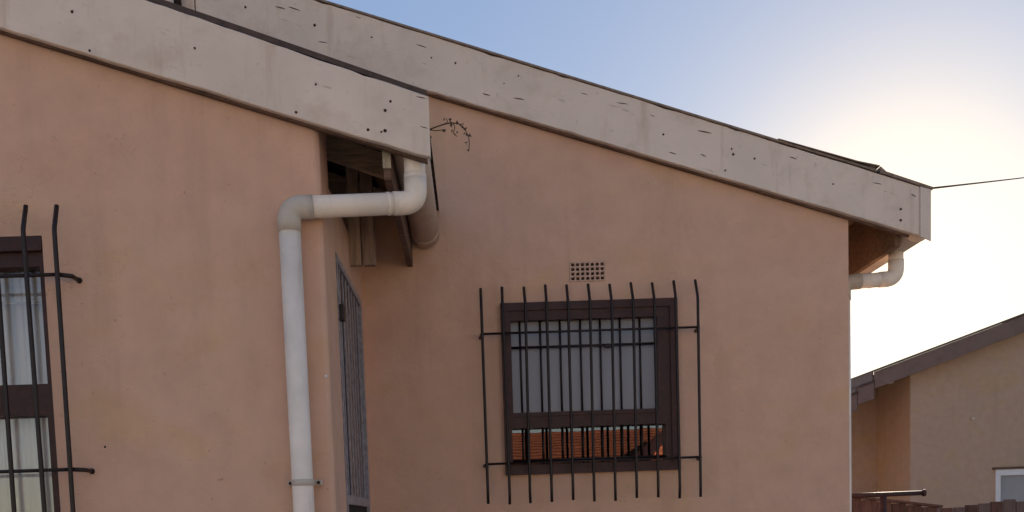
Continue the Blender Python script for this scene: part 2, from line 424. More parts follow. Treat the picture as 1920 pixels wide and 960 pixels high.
# barge boards ----------------------------------------------------------
def barge(zt, zb, xe, xs, y0, th, label, side=1):
    mp = (lambda x: x) if side == 1 else mir
    rnd = random.Random(len(bpy.data.objects)); N = max(8, int(abs(xe - xs) / .035)); bm = bmesh.new(); rows = []
    wob = [0, 0]
    for i in range(N + 1):
        x = xs + (xe - xs) * i / N; wob = [w_ * .7 + rnd.gauss(0, .0008) for w_ in wob]
        chip = .004 if rnd.random() < .05 else 0
        zl, zh = zb(x) + wob[0] + (.003 if rnd.random() < .05 else 0), zt(x) + wob[1] - chip; X = mp(x); c_ = .003; yb_ = y0 + .0015 * math.sin(i * .21)
        rows.append([bm.verts.new(v) for v in ((X, yb_ + c_, zl), (X, yb_, zl + c_), (X, yb_, zh - c_), (X, yb_ + c_, zh), (X, y0 + th, zh), (X, y0 + th, zl))])
    for A_, B_ in zip(rows, rows[1:]):
        for k in range(6): bm.faces.new([A_[k], A_[(k + 1) % 6], B_[(k + 1) % 6], B_[k]])
    bm.faces.new(rows[0]); bm.faces.new(rows[-1][::-1])
    return obj('barge_board', from_bm('barge_board', bm), 'board', H, label)
bA = barge(zAt, zAb, xA, RX + .002, YbA, .026, 'lower white barge board over the downpipe')
barge(zAt, zAb, xA, RX + .002, YbA, .026, None, -1)
xj1 = P(368, 30, YbB).x; xj2 = P(1113, 200, YbB).x
bB2 = bB1 = barge(zBt, zBb, xB, xj1, YbB, .026, 'upper white barge board running down to the right eave')
bB0 = barge(zBt, zBb, xj1 - .006, RX + .002, YbB, .026, None)
barge(zBt, zBb, xB, RX + .002, YbB, .026, None, -1)
# timber verge rafters tucked behind the boards
for zt, zb_, xe, xs, y0, y1 in ((zAt, zAb, xA - .012, RX, YbA + .027, YbA + .05), (zBt, zBb, xB - .08, RX, YbB + .027, YbB + .046)):
    a = [(xs, y0, zb_(xs) - .007), (xe, y0, zb_(xe) - .007), (xe, y0, zt(xe) - .003), (xs, y0, zt(xs) - .003)]
    obj('verge_rafter', hexa(a, [(x, y1, z) for x, _, z in a]), 'dark_timber', H)
# flashing on the upper verge: dark strip, lifted towards the eave, then a loose end piece
def verge_strip(pts, y0, y1, th, mat, name):
    a = [(x, y0, z) for x, z in pts] + [(x, y0, z + t) for (x, z), t in zip(pts[::-1], th[::-1])]
    return obj(name, hexa(a, [(x, y1, z) for x, _, z in a]), mat, H)
xl = P(1648, 320, YbB).x; xk = P(1500, 290, YbB).x
verge_strip([(RX, zBt(RX) + .002), (xk - .5, zBt(xk - .5) + .002), (xk, zBt(xk) + .003), (xl - .06, zBt(xl - .06) + .005), (xl - .012, zBt(xl - .012) + .003)], YbB - .006, YbB + .05, [.009] * 5, 'flash', 'verge_flashing')
verge_strip([(xk - .1, zBt(xk - .1) + .0125), (xk + .06, zBt(xk + .06) + .0145), (xl - .1, zBt(xl - .1) + .019), (xl, zBt(xl) + .029)], YbB - .012, YbB + .05, [.002, .004, .0045, .0045], 'flash', 'lifted_flashing')
verge_strip([(xl + .005, zBt(xl + .005) + .002), (xl + .03, zBt(xl + .03) + .003), (xB + .012, zBt(xB + .012) + .001)], YbB - .008, YbB + .06, [.03, .014, .011], 'flash', 'verge_flashing')
# end trim at the right end of the upper board
obj('end_trim', hexa([(xB - .045, YbB - .007, zBb(xB - .045) - .006), (xB + .004, YbB - .007, zBb(xB) - .014), (xB + .004, YbB - .007, zBt(xB) - .002), (xB - .045, YbB - .007, zBt(xB - .045) - .002)],
    [(xB - .045, YbB - .001, zBb(xB - .045) - .006), (xB + .004, YbB - .001, zBb(xB) - .014), (xB + .004, YbB - .001, zBt(xB) - .002), (xB - .045, YbB - .001, zBt(xB - .045) - .002)], .0015), 'board', H)
# thin dark metal drip along the lower verge
verge_strip([(RX, zAt(RX) + .002), (xA - .6, zAt(xA - .6) + .002), (xA - .004, zAt(xA) + .003)], YbA + .004, YbA + .06, [.02, .019, .016], 'sheet', 'verge_flashing')

# nails and splits in the boards ----------------------------------------
def nail_me(r):
    bm = bmesh.new(); k = 9; vs = []
    top = [bm.verts.new((r * (1 + .18 * math.sin(3 * a)) * math.cos(a), -.0012, r * math.sin(a))) for a in [2 * math.pi * i / k for i in range(k)]]
    bot = [bm.verts.new((v.co.x * 1.15, .002, v.co.z * 1.15)) for v in top]
    bm.faces.new(top)
    for i in range(k): bm.faces.new([top[i], bot[i], bot[(i + 1) % k], top[(i + 1) % k]])
    return from_bm('nail', bm)
NM = nail_me(.0062)
def split_me():
    pr = [(-1, 0, .0), (-.6, .35, -.3), (-.1, .5, -.5), (.4, .6, -.25), (.8, .2, -.15), (1, 0, 0)]
    bm = bmesh.new(); up = [bm.verts.new((x * .026, -.0008, a * .0042 - x * .008)) for x, a, b in pr]; dn = [bm.verts.new((x * .026, -.0008, b * .0042 - x * .008)) for x, a, b in pr[1:-1]]
    loop = up + dn[::-1]; bm.faces.new(loop)
    bk = [bm.verts.new((v.co.x, .002, v.co.z)) for v in loop]
    for i in range(len(loop)): bm.faces.new([loop[i], bk[i], bk[(i + 1) % len(loop)], loop[(i + 1) % len(loop)]])
    return from_bm('split', bm)
SM = split_me()
def mark(kind, px, py, board, y, s=1.0, sx=1.0):
    p = P(px, py, y - .0014); o = obj('nail' if kind == 'n' else 'split', NM if kind == 'n' else SM, 'hole', board, loc=p)
    o.scale = (s * sx * .9, 1, s * .85); o.rotation_euler.y = random.uniform(-.12, .12) if kind == 's' else random.uniform(0, 6)
for px, py, s in ((135, 22, 1.1), (168, 95, .9), (365, 90, .75), (592, 158, .7), (555, 210, .8), (732, 190, .9), (722, 207, 1.1), (690, 243, 1.0), (722, 245, 1.2), (715, 247, .7)): mark('n', px, py, bA, YbA, s * .85)
for px, py, s, q in ((790, 183, .9, .8), (795, 239, .8, .7)): mark('s', px, py, bA, YbA, s, q)
for px, py, s in ((460, 13, .9), (590, 47, 1.2), (697, 70, .8), (809, 108, .7), (854, 118, .8), (972, 142, .6), (945, 156, .5)): mark('n', px, py, bB1, YbB, s * .9)
for px, py, s, q in ((525, 14, .9, 1), (552, 16, .9, 1.2), (605, 79, .8, 1), (790, 86, .9, 1.1), (672, 33, .8, .6), (912, 177, .9, .8), (973, 185, 1, 1), (1096, 176, .8, .8)): mark('s', px, py, bB1, YbB, s, q)
for px, py, s in ((1244, 252, .9), (1372, 279, .7), (1375, 289, 1.0), (1415, 297, .8), (1360, 319, .7), (1562, 345, .8), (1689, 392, 1), (1689, 413, 1.1)): mark('n', px, py, bB2, YbB, s * .9)
for px, py, s, q in ((1167, 194, 1, 1.2), (1223, 217, .7, .7), (1321, 247, 1.1, 1.2), (1261, 287, .9, .8), (1319, 291, .8, .7), (1487, 296, .9, .8), (1645, 344, .9, 1), (1713, 366, .8, .6)): mark('s', px, py, bB2, YbB - (.0065 if px > 1700 else 0), s, q)

# eaves: fascia, rafters, battens ----------------------------------------
fax0 = P(719, 318, 3.56).x; fax1 = fax0 + .026
fz0 = P(725, 317, 3.56).z
def eave(xf0, xf1, z0, zt, y0, y1, xw, rys, mat):
    obj('fascia', box(xf0, xf1, y0, y1, z0, zt(xf1) - .012, .003), mat, H)
    for y in rys:
        xi = xw - (1.6 if xw < 0 else .19); a = [(xi, y, zt(xi) - .105), (xf0, y, zt(xf0) - .105), (xf0, y, zt(xf0) - .012), (xi, y, zt(xi) - .012)]
        obj('rafter', hexa(a, [(x, y + .038, z) for x, _, z in a], .003), 'rafter', H)
    for k in range(3):
        x = xw + .03 + k * (xf0 - xw - .05) / 2.2
        a = [(x, y0, zt(x) - .011), (x + .05, y0, zt(x + .05) - .011), (x + .05, y0, zt(x + .05) + .003), (x, y0, zt(x) + .003)]
        obj('batten', hexa(a, [(p_[0], y1, p_[2]) for p_ in a]), 'timber', H)
eave(fax0, fax1, fz0 - .035, zAt, YA + .03, YB - .001, XC, (YA + .12, YA + .62, YB - .1), 'dark_timber')
obj('fascia_end', box(fax0 - .001, fax1 + .001, YA + .018, YA + .032, fz0, fz0 + .075, .002), 'pale_timber', H, 'pale bare end grain of the fascia')
fbx0 = P(1668, 470, 4.95).x
eave(fbx0 - .045, fbx0 - .019, P(1668, 475, 4.9).z, zBt, YB + .03, 12, cB, (YB + .14, YB + .8, YB + 1.6, YB + 2.4), 'timber')
# pair of short hanging planks beside the recessed wall
for px0, px1 in ((655, 678), (680, 704)):
    p0 = P(px0, 497, YB - .45); p1 = P(px1, 497, YB - .45); top = zAt(p0.x) - .06
    obj('hanging_plank', box(p0.x + .001, p1.x, YB - .45, YB - .41, p0.z, top, .004), 'hang_timber', H)

# gutters ----------------------------------------------------------------
def gutter(xc, zc, r, y0, y1, mat='gutter'):
    k = 14; prof = []
    for i in range(k + 1):
        a = math.pi + math.pi * i / k; prof.append((r * math.cos(a), r * math.sin(a)))
    rim = .006
    outl = [(-r - .0, rim)] + prof + [(r, rim), (r - .004, rim)] + [(x * (1 - .004 / r), z * (1 - .004 / r)) for x, z in prof[::-1]] + [(-r + .004, rim)]
    n_ = len(outl); vs = [(xc + x, y, zc + z) for y in (y0, y1) for x, z in outl]
    fs = [(i, (i + 1) % n_, (i + 1) % n_ + n_, i + n_) for i in range(n_)]
    # ends
    for b in (0, n_):
        fs.append(tuple(b + i for i in range(n_)))
    o = obj('gutter', mesh('gutter', vs, fs), mat, H); 
    for p in o.data.polygons: p.use_smooth = len(p.vertices) == 4
    for yy in (y0 - .004, y1 - .004):
        pl = [(xc + x * 1.02, zc + z * 1.02) for x, z in prof] + [(xc + r, zc + rim), (xc - r, zc + rim)]
        obj('end_cap', prism_y(pl, yy, yy + .006), mat, o)
    return o, prof
rg = .064
gf = P(770, 440, YB - .02); gf2 = P(828, 440, YB - .02)
gxc, gzc = (gf.x + gf2.x) / 2 - .004, P(800, 466, YB - .02).z + rg
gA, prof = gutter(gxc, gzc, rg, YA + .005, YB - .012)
# coupling bands round the gutter
for yy in (YB - .12,):
    pl = [(gxc + x * 1.05, gzc + z * 1.05) for x, z in prof] + [(gxc + x, gzc + z) for x, z in prof[::-1]]
    obj('joint_band', prism_y(pl, yy, yy + .03), 'gutter', gA)
gxB = fbx0 - .019 + rg + .002; gzB = P(1668, 475, 4.9).z + rg + .012
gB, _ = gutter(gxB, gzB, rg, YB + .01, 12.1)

# downpipes ----------------------------------------------------------------
R0 = .036
def pipe_run(name, path, r, bend, label, collars, mats=('pvc', 'pvc_elbow')):
    """straight lengths, swept elbows and slightly wider sockets"""
    pts = [Vector(p) for p in path]
    segs = []; cur = pts[0]; root = None
    n_ = len(pts)
    for i in range(1, n_):
        last = i == n_ - 1
        d = (pts[i] - pts[i - 1]).normalized()
        end = pts[i] if last else pts[i] - d * bend
        st = cur
        o = obj('downpipe' if root is None else 'pipe', tube([st, end], r, 24), mats[0], H if root is None else root)
        if root is None: root = o; o['label'] = label
        if not last:
            d2 = (pts[i + 1] - pts[i]).normalized(); nxt = pts[i] + d2 * bend
            arc = []
            for k in range(11):
                t = k / 10; arc.append((1 - t) ** 2 * end + 2 * t * (1 - t) * pts[i] + t * t * nxt)
            rr = r * 1.07
            arc = [end - d * .035] + arc + [nxt + d2 * .035]
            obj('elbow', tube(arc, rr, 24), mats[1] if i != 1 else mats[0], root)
            cur = nxt
    for p, d, l in collars:
        p, d = Vector(p), Vector(d).normalized()
        obj('socket', tube([p - d * l / 2, p - d * (l / 2 - .002), p + d * (l / 2 - .002), p + d * l / 2], [r * 1.01, r * 1.06, r * 1.06, r * 1.01], 24), mats[0], root)
    return root
Yp = YA - .062
pt = P(779, 300, YA + .045); pe = P(780, 380, YA + .03); ph = P(541, 390, Yp); pb = P(541 + 32, 962, Yp)
pb2 = Vector((ph.x + .004, Yp, .05))
top = Vector((pe.x, pe.y, gzc - rg + .01))
dp = pipe_run('downpipe', [top, pe, ph, pb2], R0, .044, 'white plastic downpipe with two elbows on the projecting wall',
    [(pe.lerp(ph, .22), ph - pe, .012), (Vector((pe.x, pe.y, P(780, 334, pe.y).z)), (0, 0, 1), .03), (Vector((ph.x, ph.y, P(537, 424, Yp).z)), (0, 0, 1), .008)])
# clamp with two lugs
pc = P(566, 905, Yp); pcx = ph.x + .003
cl = obj('clamp', tube([(pcx, Yp, pc.z - .011), (pcx, Yp, pc.z - .010), (pcx, Yp, pc.z + .010), (pcx, Yp, pc.z + .011)], [R0, R0 * 1.07, R0 * 1.07, R0], 24), 'pvc_elbow', dp)
for s in (-1, 1):
    obj('clamp_lug', box(pcx + s * (R0 + .010) - .013, pcx + s * (R0 + .010) + .013, YA - .03, YA + .001, pc.z - .009, pc.z + .009, .003), 'pvc_elbow', dp)
    b = bmesh.new(); tube([(pcx + s * (R0 + .012), YA - .036, pc.z), (pcx + s * (R0 + .012), YA - .029, pc.z)], .006, 10, True, b)
    obj('screw', from_bm('screw', b), 'hole', dp)
q0 = P(1682, 440, YB + .2); q1 = P(1680, 522, YB + .2); q2 = P(1585, 532, YB + .2)
xs = cB + R0 * .25
q2 = Vector((cB + .037, YB + .175, q2.z)); q3 = Vector((cB + .037, YB + .175, .05))
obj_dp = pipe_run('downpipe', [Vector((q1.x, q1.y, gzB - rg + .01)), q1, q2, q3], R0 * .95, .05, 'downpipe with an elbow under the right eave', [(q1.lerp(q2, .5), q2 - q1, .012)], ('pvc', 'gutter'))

# windows -----------------------------------------------------------------
def frame_mesh(x0, x1, z0, z1, y0, y1, opens, bev=.003):
    me = prism_y(rect(x0, x1, z0, z1), y0, y1, [rect(*o) for o in opens]); return me
def pxr(x0, y0, x1, y1, Y):
    a, b, c_, d = P(x0, y0, Y), P(x1, y0, Y), P(x0, y1, Y), P(x1, y1, Y)
    return (a.x + c_.x) / 2, (b.x + d.x) / 2, (c_.z + d.z) / 2, (a.z + b.z) / 2
up = pxr(959, 601, 1230, 772, YB + .03); lo = pxr(960, 800, 1246, 869, YB + .03)
fr = frame_mesh(wx0 + .001, wx1 - .001, wz0 + .001, wz1 - .001, YB - .012, YB + .055, [up, lo])
W = obj('window', fr, 'frame', H, 'small brown framed window in the recessed wall')
# raised outer stile and sash edges
def ring(x0, x1, z0, z1, t, y0, y1): return prism_y(rect(x0, x1, z0, z1), y0, y1, [rect(x0 + t, x1 - t, z0 + t, z1 - t)])
obj('outer_frame', ring(wx0 - .006, wx1 + .006, wz0 - .006, wz1 + .006, .036, YB - .022, YB - .0125), 'frame', W)
obj('sash', ring(up[0] - .018, up[1] + .018, up[2] - .018, up[3] + .018, .018, YB - .019, YB - .0128), 'frame', W)
obj('sash', ring(lo[0] - .012, lo[1] + .012, lo[2] - .012, lo[3] + .012, .013, YB - .018, YB - .0128), 'frame', W)
obj('pane', box(up[0] - .004, up[1] + .004, YB + .030, YB + .035, up[2] - .004, up[3] + .004), 'frost', W, 'frosted grey upper pane')
obj('pane', box(lo[0] - .004, lo[1] + .004, YB + .030, YB + .035, lo[2] - .004, lo[3] + .004), 'clear', W, 'clear lower pane reflecting an orange roof')
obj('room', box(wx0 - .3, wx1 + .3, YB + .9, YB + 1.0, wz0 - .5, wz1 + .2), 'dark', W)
# inner burglar bars close to the glass
ig = None
for px in (978, 1016, 1053, 1091, 1128, 1165, 1202):
    pa = P(px - 3, 600, YB + .012); pb_ = P(px + 3, 870, YB + .012); x = (pa.x + pb_.x) / 2
    me = tube([(x, YB + .012, up[2] - .002), (x, YB + .012, up[3] + .002)], .0050, 8)
    obj('inner_bar', me, 'steel', W)
    obj('inner_bar', tube([(x, YB + .012, lo[2] - .002), (x, YB + .012, lo[3] + .002)], .0050, 8), 'steel', W)
zr = (P(965, 653, YB + .012).z + P(1228, 644, YB + .012).z) / 2
obj('inner_rail', tube([(up[0] - .002, YB + .004, zr), (up[1] + .002, YB + .004, zr)], .0058, 8), 'steel', W)
zr = P(1150, 858, YB + .012).z
obj('inner_rail', tube([(lo[0] - .002, YB + .004, zr), (lo[1] + .002, YB + .004, zr)], .0045, 8), 'steel', W)
# handle on the casement
hp = P(1140, 650, YB)
obj('handle', box(hp.x - .016, hp.x + .016, YB - .012, YB + .004, hp.z - .006, hp.z + .012, .004), 'steel', W)

# projecting-wall window
au = pxr(-60, 492, 90, 722, YA + .06); al = pxr(-60, 782, 96, 1010, YA + .06)
xs0, xs1 = ax0 + .04, P(90, 600, YA + .06).x
fr = frame_mesh(ax0 + .001, ax1 - .001, az0 + .001, az1 - .001, YA + .02, YA + .085, [(xs0, xs1, P(40, 722, YA + .03).z, P(40, 502, YA + .03).z), (xs0, xs1 - .008, az0 + .05, P(40, 781, YA + .03).z)])
WA = obj('window', fr, 'frame', H, 'tall brown framed window with net curtain in the projecting wall')
obj('lintel_trim', box(ax0 + .002, ax1 - .002, YA - .004, YA + .0195, az1 - .05, az1 - .001, .003), 'frame', WA)
obj('pane', box(xs0 - .004, xs1 + .004, YA + .058, YA + .063, az0 + .04, P(40, 502, YA + .03).z + .004), 'glassA', WA)
# net curtain with folds
vs = []; fs = []; nx = 90
for i in range(nx + 1):
    x = ax0 - .05 + (ax1 - ax0 + .1) * i / nx; yy = YA + .125 + .014 * math.sin(i * .95) + .008 * math.sin(i * 2.3 + 1)
    vs += [(x, yy + .01 * math.sin(i * .4), az0 - .1), (x, yy, az1 + .04)]
for i in range(nx): fs.append((2 * i, 2 * i + 2, 2 * i + 3, 2 * i + 1))
cu = obj('net_curtain', mesh('net_curtain', vs, fs, True), 'curtain', WA)
cu.modifiers.new('thick', 'SOLIDIFY').thickness = .002
zc_ = P(40, 570, YA + .1).z
obj('curtain_rod', tube([(ax0, YA + .088, zc_), (ax1, YA + .088, zc_)], .004, 8), 'whiteframe', WA)
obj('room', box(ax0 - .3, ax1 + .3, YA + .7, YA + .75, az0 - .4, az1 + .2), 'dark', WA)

# burglar grilles ------------------------------------------------------------
def grille(xs_, zt, zb, rails, y, yw, r, label, over, seed, lean=.036):
    rnd = random.Random(seed); root = None; kink = .085
    for i, x in enumerate(xs_):
        t = zt + rnd.uniform(-.005, .005); b = zb + rnd.uniform(-.006, .006); dx = rnd.uniform(-.0025, .0025)
        pts = fillet([(x + dx * .3, yw - lean + rnd.uniform(-.006, .004), t), (x + dx, y, t - kink), (x - dx, y + .004, b + .05), (x - dx * .5, y + .010, b)], .05, 5)
        me = tube(pts, r, 10)
        if root is None: root = obj('burglar_grille', tube([(over[0], y + r * 1.5, rails[0]), (over[1], y + r * 1.5, rails[0])], r * .8, 10), 'steel', H, label)
        obj('bar', me, 'steel', root)
    for k, z in enumerate(rails):
        if k: obj('rail', tube([(over[0], y + r * 1.5, z), (over[1], y + r * 1.5, z)], r * .8, 10), 'steel', root)
        for x, s in ((over[0], -1), (over[1], 1)):
            obj('wall_anchor', tube(fillet([(x - s * .004, y + r * 1.5, z), (x + s * over[2], y + r * 1.5 + (.02 if over[2] > .01 else 0), z - .002), (x + s * (over[2] + .004), yw + .004, z - .004)], .012, 5), r * .95, 10), 'steel', root)
            obj('anchor_flange', tube([(x + s * (over[2] + .004), yw - .004, z - .004), (x + s * (over[2] + .004), yw + .001, z - .004)], r * 1.3, 10), 'steel', root)
    return root
yg = YB - .085
x0 = (P(903, 560, yg).x + P(914, 930, yg).x) / 2; x1 = (P(1310, 600, yg).x + P(1313, 900, yg).x) / 2
zt = (P(902, 541, YB - .03).z + P(1307, 528, YB - .03).z) / 2; zb = (P(915, 946, yg).z + P(1312, 930, yg).z) / 2
r1 = (P(905, 626, yg).z + P(1305, 612, yg).z) / 2; r2 = (P(908, 871, yg).z + P(1310, 856, yg).z) / 2
grille([x0 + (x1 - x0) * i / 10 for i in range(11)], zt, zb, [r1, r2], yg, YB, .0066, 'eleven bar burglar grille over the small window', (x0 - .002, x1 + .002, .002), 3)
yg = YA - .085
x1 = (P(104, 450, yg).x + P(135, 955, yg).x) / 2; zt = P(106, 388, YA - .04).z
r1 = P(108, 513, yg).z; r2 = P(125, 880, yg).z
grille([x1 - .0985 * i for i in range(14)], zt, r2 - .35, [r1, r2], yg, YA, .0078, 'burglar grille with bent top ends over the tall window', (x1 - .0985 * 13, x1 + .002, .035), 5, .052)

# air brick --------------------------------------------------------------------
nx, nz = 7, 4; t = .0085
bm = bmesh.new()
for i in range(nx + 1):
    x = vx0 + (vx1 - vx0 - t) * i / nx; box(x, x + t, YB - .004, YB + .03, vz0, vz1, .0015, bm, 1)
for j in range(nz + 1):
    z = vz0 + (vz1 - vz0 - t) * j / nz; box(vx0, vx1, YB - .003, YB + .029, z, z + t, .0015, bm, 1)
ab = obj('air_brick', from_bm('air_brick', bm), 'vent', H, 'square holed air brick above the small window')
obj('vent_cavity', box(vx0, vx1, YB + .05, YB + .06, vz0, vz1), 'dark', ab)

# door and gate in the side wall ---------------------------------------------
obj('door', box(XC - .12, XC - .08, gy0, gy1, .12, gz1), 'door', H, 'dark door behind the security gate')
gx0, gx1 = XC - .018, XC + .004
gy0_, gy1_ = gy0 + .006, gy1 - .006; gzt = gz1 - .006; zmid = P(651, 945, 3.87).z
T = .026
G = obj('security_gate', prism_x([(gy0_, .14), (gy1_, .14), (gy1_, gzt), (gy0_, gzt)], gx0, gx1, [[(gy0_ + T, zmid + .035), (gy1_ - T, zmid + .035), (gy1_ - T, gzt - T), (gy0_ + T, gzt - T)], [(gy0_ + T, .14 + T), (gy1_ - T, .14 + T), (gy1_ - T, zmid), (gy0_ + T, zmid)]]), 'gate', H, 'grey steel security gate with vertical bars in the side doorway')
nb = 7
bmesh_bar = None
for i in range(nb):
    y = gy0_ + T + (gy1_ - gy0_ - 2 * T) * (i + 1) / (nb + 1)
    obj('bar', box(gx0 + .010, gx0 + .0155, y - .010, y + .010, zmid + .034, gzt - T + .001, .001, seg=1), 'gate', G)
obj('kick_panel', box(gx0 + .004, gx0 + .008, gy0_ + T, gy1_ - T, .14 + T, zmid), 'dark', G)
pz = P(632, 588, 3.87).z
obj('lock', box(gx1 - .002, gx1 + .018, gy0_ + .002, gy0_ + .04, pz - .03, pz + .03, .005), 'steel', G)
# tiny white fixing near the wall corner
wp = P(611, 706, YA)
obj('screw_cap', tube([(wp.x, YA - .005, wp.z), (wp.x, YA + .002, wp.z)], .0055, 10), 'whiteframe', H)
wp = P(197, 838, YA)
obj('wall_plug', tube([(wp.x, YA - .0015, wp.z), (wp.x, YA + .002, wp.z)], .004, 8), 'hole', H)

# ------------------------------------------------------------------ dark pole by the upper barge board
pp = P(336, 25, YbB - .04)
PO = thing('antenna_pole', 'dark slim pole standing against the top barge board', 'pole', (pp.x, pp.y, zAt(pp.x)))
obj('mast', tube([(pp.x, pp.y, zAt(pp.x) - .0), (pp.x - .02, pp.y, zBt(pp.x) + 1.6)], .017, 12), 'steel', PO)
obj('bracket', box(pp.x - .03, pp.x + .03, pp.y - .022, pp.y + .05, zBb(pp.x) + .16, zBb(pp.x) + .19, .003), 'steel', PO)
for k, dz in enumerate((1.15, 1.3, 1.45)):
    obj('antenna_rod', tube([(pp.x - .35 + .05 * k, pp.y, zBt(pp.x) + dz), (pp.x + .32 - .05 * k, pp.y, zBt(pp.x) + dz)], .005, 8), 'steel', PO)

# ------------------------------------------------------------------ overhead cable
c0 = P(1746, 353, YbB + .03); c1 = P(1920, 330, 9.0); dirv = (c1 - c0)
pts = []
for k in range(30):
    t = k / 29 * 4.0; p = c0 + dirv * t; p.z -= .02 * math.sin(min(1, t / 4) * math.pi)
    pts.append(p)
cb = obj('overhead_cable', tube(pts, .0045, 8), 'cable')
cb['label'] = 'thin black service cable running from the right end of the barge board'; cb['category'] = 'cable'

# ------------------------------------------------------------------ dry weed on the lower barge end
PL = thing('dry_weed', 'dry brown twig growing out at the end of the lower barge board', 'plant', P(803, 243, YbA + .03))
def T3(pl, r, y=YbA + .02): return tube([P(a, b, y + (i * .004)) for i, (a, b) in enumerate(pl)], [r * (1 - .5 * i / len(pl)) for i in range(len(pl))], 6)
stems = [[(801, 245), (815, 239), (832, 233), (846, 230), (860, 232), (872, 243), (879, 258), (880, 272), (879, 284)], [(801, 243), (818, 245), (836, 243)],
         [(840, 231), (838, 225), (836, 222)], [(850, 231), (853, 239), (850, 250), (857, 256)], [(862, 234), (870, 232)], [(876, 252), (884, 256)], [(846, 230), (843, 224)]]
for i, s_ in enumerate(stems): obj('stem', T3(s_, .0024 if i == 0 else .0017), 'twig', PL)
def leaf_me():
    b = bmesh.new(); v = [b.verts.new(p) for p in ((0, 0, 0), (.006, -.002, .004), (.015, 0, 0), (.006, .003, -.004), (.007, .001, .001))]
    for f in ((0, 1, 4), (1, 2, 4), (2, 3, 4), (3, 0, 4)): b.faces.new([v[i] for i in f])
    return from_bm('leaf', b)
LM = leaf_me()
for px, py in ((832, 243), (838, 222), (836, 233), (850, 229), (844, 224), (853, 240), (850, 249), (857, 254), (860, 234), (868, 236), (872, 244), (879, 255), (884, 257), (880, 266), (881, 274), (879, 283), (813, 258), (876, 250), (862, 246), (848, 238)):
    o = obj('leaf', LM, 'twig', PL, loc=P(px, py, YbA + .03 + random.uniform(-.012, .012)) - Vector((.006, 0, 0))); o.rotation_euler = (random.uniform(-1, 1), random.uniform(-3, 3), random.uniform(-1, 1)); o.scale = (random.uniform(.6, 1.1),) * 3
del o

# ------------------------------------------------------------------ neighbouring house
YN = 17.0
NB = thing('house', 'tan neighbouring house with a dark sloping verge and white framed window', 'house', (9, YN, 0))
e0 = P(1640, 697, YN - .35); e1 = P(1920, 591, YN - .35); kN = (e1.z - e0.z) / (e1.x - e0.x)
def zN(x): return e0.z + kN * (x - e0.x)
xr = 13.5; xcN = P(1707, 800, YN).x
hb = .27
NX0 = P(1585, 740, YN).x - .6
wn = [(xcN, -.1), (2 * xr - xcN, -.1), (2 * xr - xcN, zN(xcN) - .1), (xr, zN(xr) - .1), (xcN, zN(xcN) - .1)]
nw0 = P(1868, 883, YN); nwx0, nwz1 = nw0.x, nw0.z
me = prism_y(wn, YN, YN + .22, [rect(nwx0, nwx0 + 1.2, nwz1 - 1.1, nwz1)])
obj('wall', me, 'neighbour_wall', NB)
obj('wall', box(xcN, xcN + .22, YN + .22, YN + 8, -.1, zN(xcN) - .05), 'neighbour_wall', NB)
obj('wall', prism_y([(4.5, -.1), (xcN - .001, -.1), (xcN - .001, zN(xcN) - .12), (4.5, zN(4.5) - .12)], YN + 1.4, YN + 1.6), 'neighbour_recess', NB, 'set back wall in the shade of the porch')
# verge boards and roof (stepped towards the eave)
def nverge(xa, xb, dz, y, label=None):
    a = [(xa, y, zN(xa) - hb + dz), (xb, y, zN(xb) - hb + dz), (xb, y, zN(xb) + dz), (xa, y, zN(xa) + dz)]
    return obj('verge_board', hexa(a, [(x, y + .04, z) for x, _, z in a], .006), 'neighbour_board', NB, label)
xm = P(1640, 700, YN - .35).x; xm2 = P(1609, 720, YN - .35).x
nverge(xm, xr, 0, YN - .35); nverge(xm2, xm - .004, -.16, YN - .34); nverge(4.6, xm2 - .004, -.24, YN - .33)
a = [(2 * xr - 5, YN - .35, zN(5) - hb), (xr, YN - .35, zN(xr) - hb), (xr, YN - .35, zN(xr)), (2 * xr - 5, YN - .35, zN(5))]
obj('verge_board', hexa(a, [(x, y + .04, z) for x, y, z in a]), 'neighbour_board', NB)
for xa, xb, dz in ((xm, xr, 0), (xm2, xm - .004, -.16), (4.6, xm2 - .004, -.24), (2 * xr - 4.6, xr + .002, 0)):
    f_ = (lambda x: zN(x)) if xb <= xr else (lambda x: zN(2 * xr - x))
    if xa > xr: f_ = lambda x: zN(2 * xr - x)
    a = [(xa, YN - .37, f_(xa) + dz + .002), (xb, YN - .37, f_(xb) + dz + .002), (xb, YN - .37, f_(xb) + dz + .035), (xa, YN - .37, f_(xa) + dz + .035)]
    obj('roof', hexa(a, [(x, YN + 9, z) for x, _, z in a]), 'sheet', NB)
    a = [(xa, YN - .3, f_(xa) + dz - .1), (xb, YN - .3, f_(xb) + dz - .1), (xb, YN - .3, f_(xb) + dz - .07), (xa, YN - .3, f_(xa) + dz - .07)]
    obj('soffit', hexa(a, [(x, YN + 1.4, z) for x, _, z in a]), 'neighbour_board', NB)
for x_, d0, d1 in ((xm, 0, -.16), (xm2, -.16, -.24)):
    obj('fascia', box(x_ - .03, x_ - .001, YN - .3, YN + 9, zN(x_) + d1 - .05, zN(x_) + d0 + .001), 'neighbour_board', NB)
WN = obj('window', frame_mesh(nwx0 - .02, nwx0 + 1.22, nwz1 - 1.12, nwz1 + .02, YN - .03, YN + .06, [(nwx0 + .06, nwx0 + .57, nwz1 - 1.04, nwz1 - .08), (nwx0 + .63, nwx0 + 1.14, nwz1 - 1.04, nwz1 - .08)]), 'whiteframe', NB)
obj('pane', box(nwx0 + .05, nwx0 + 1.15, YN + .02, YN + .03, nwz1 - 1.05, nwz1 - .07), 'frost', WN)
obj('lintel', box(nwx0 - .07, nwx0 + 1.3, YN - .05, YN + .01, nwz1 + .021, nwz1 + .06, .005), 'dark_timber', WN)
lp = P(1690, 708, YN - .2)
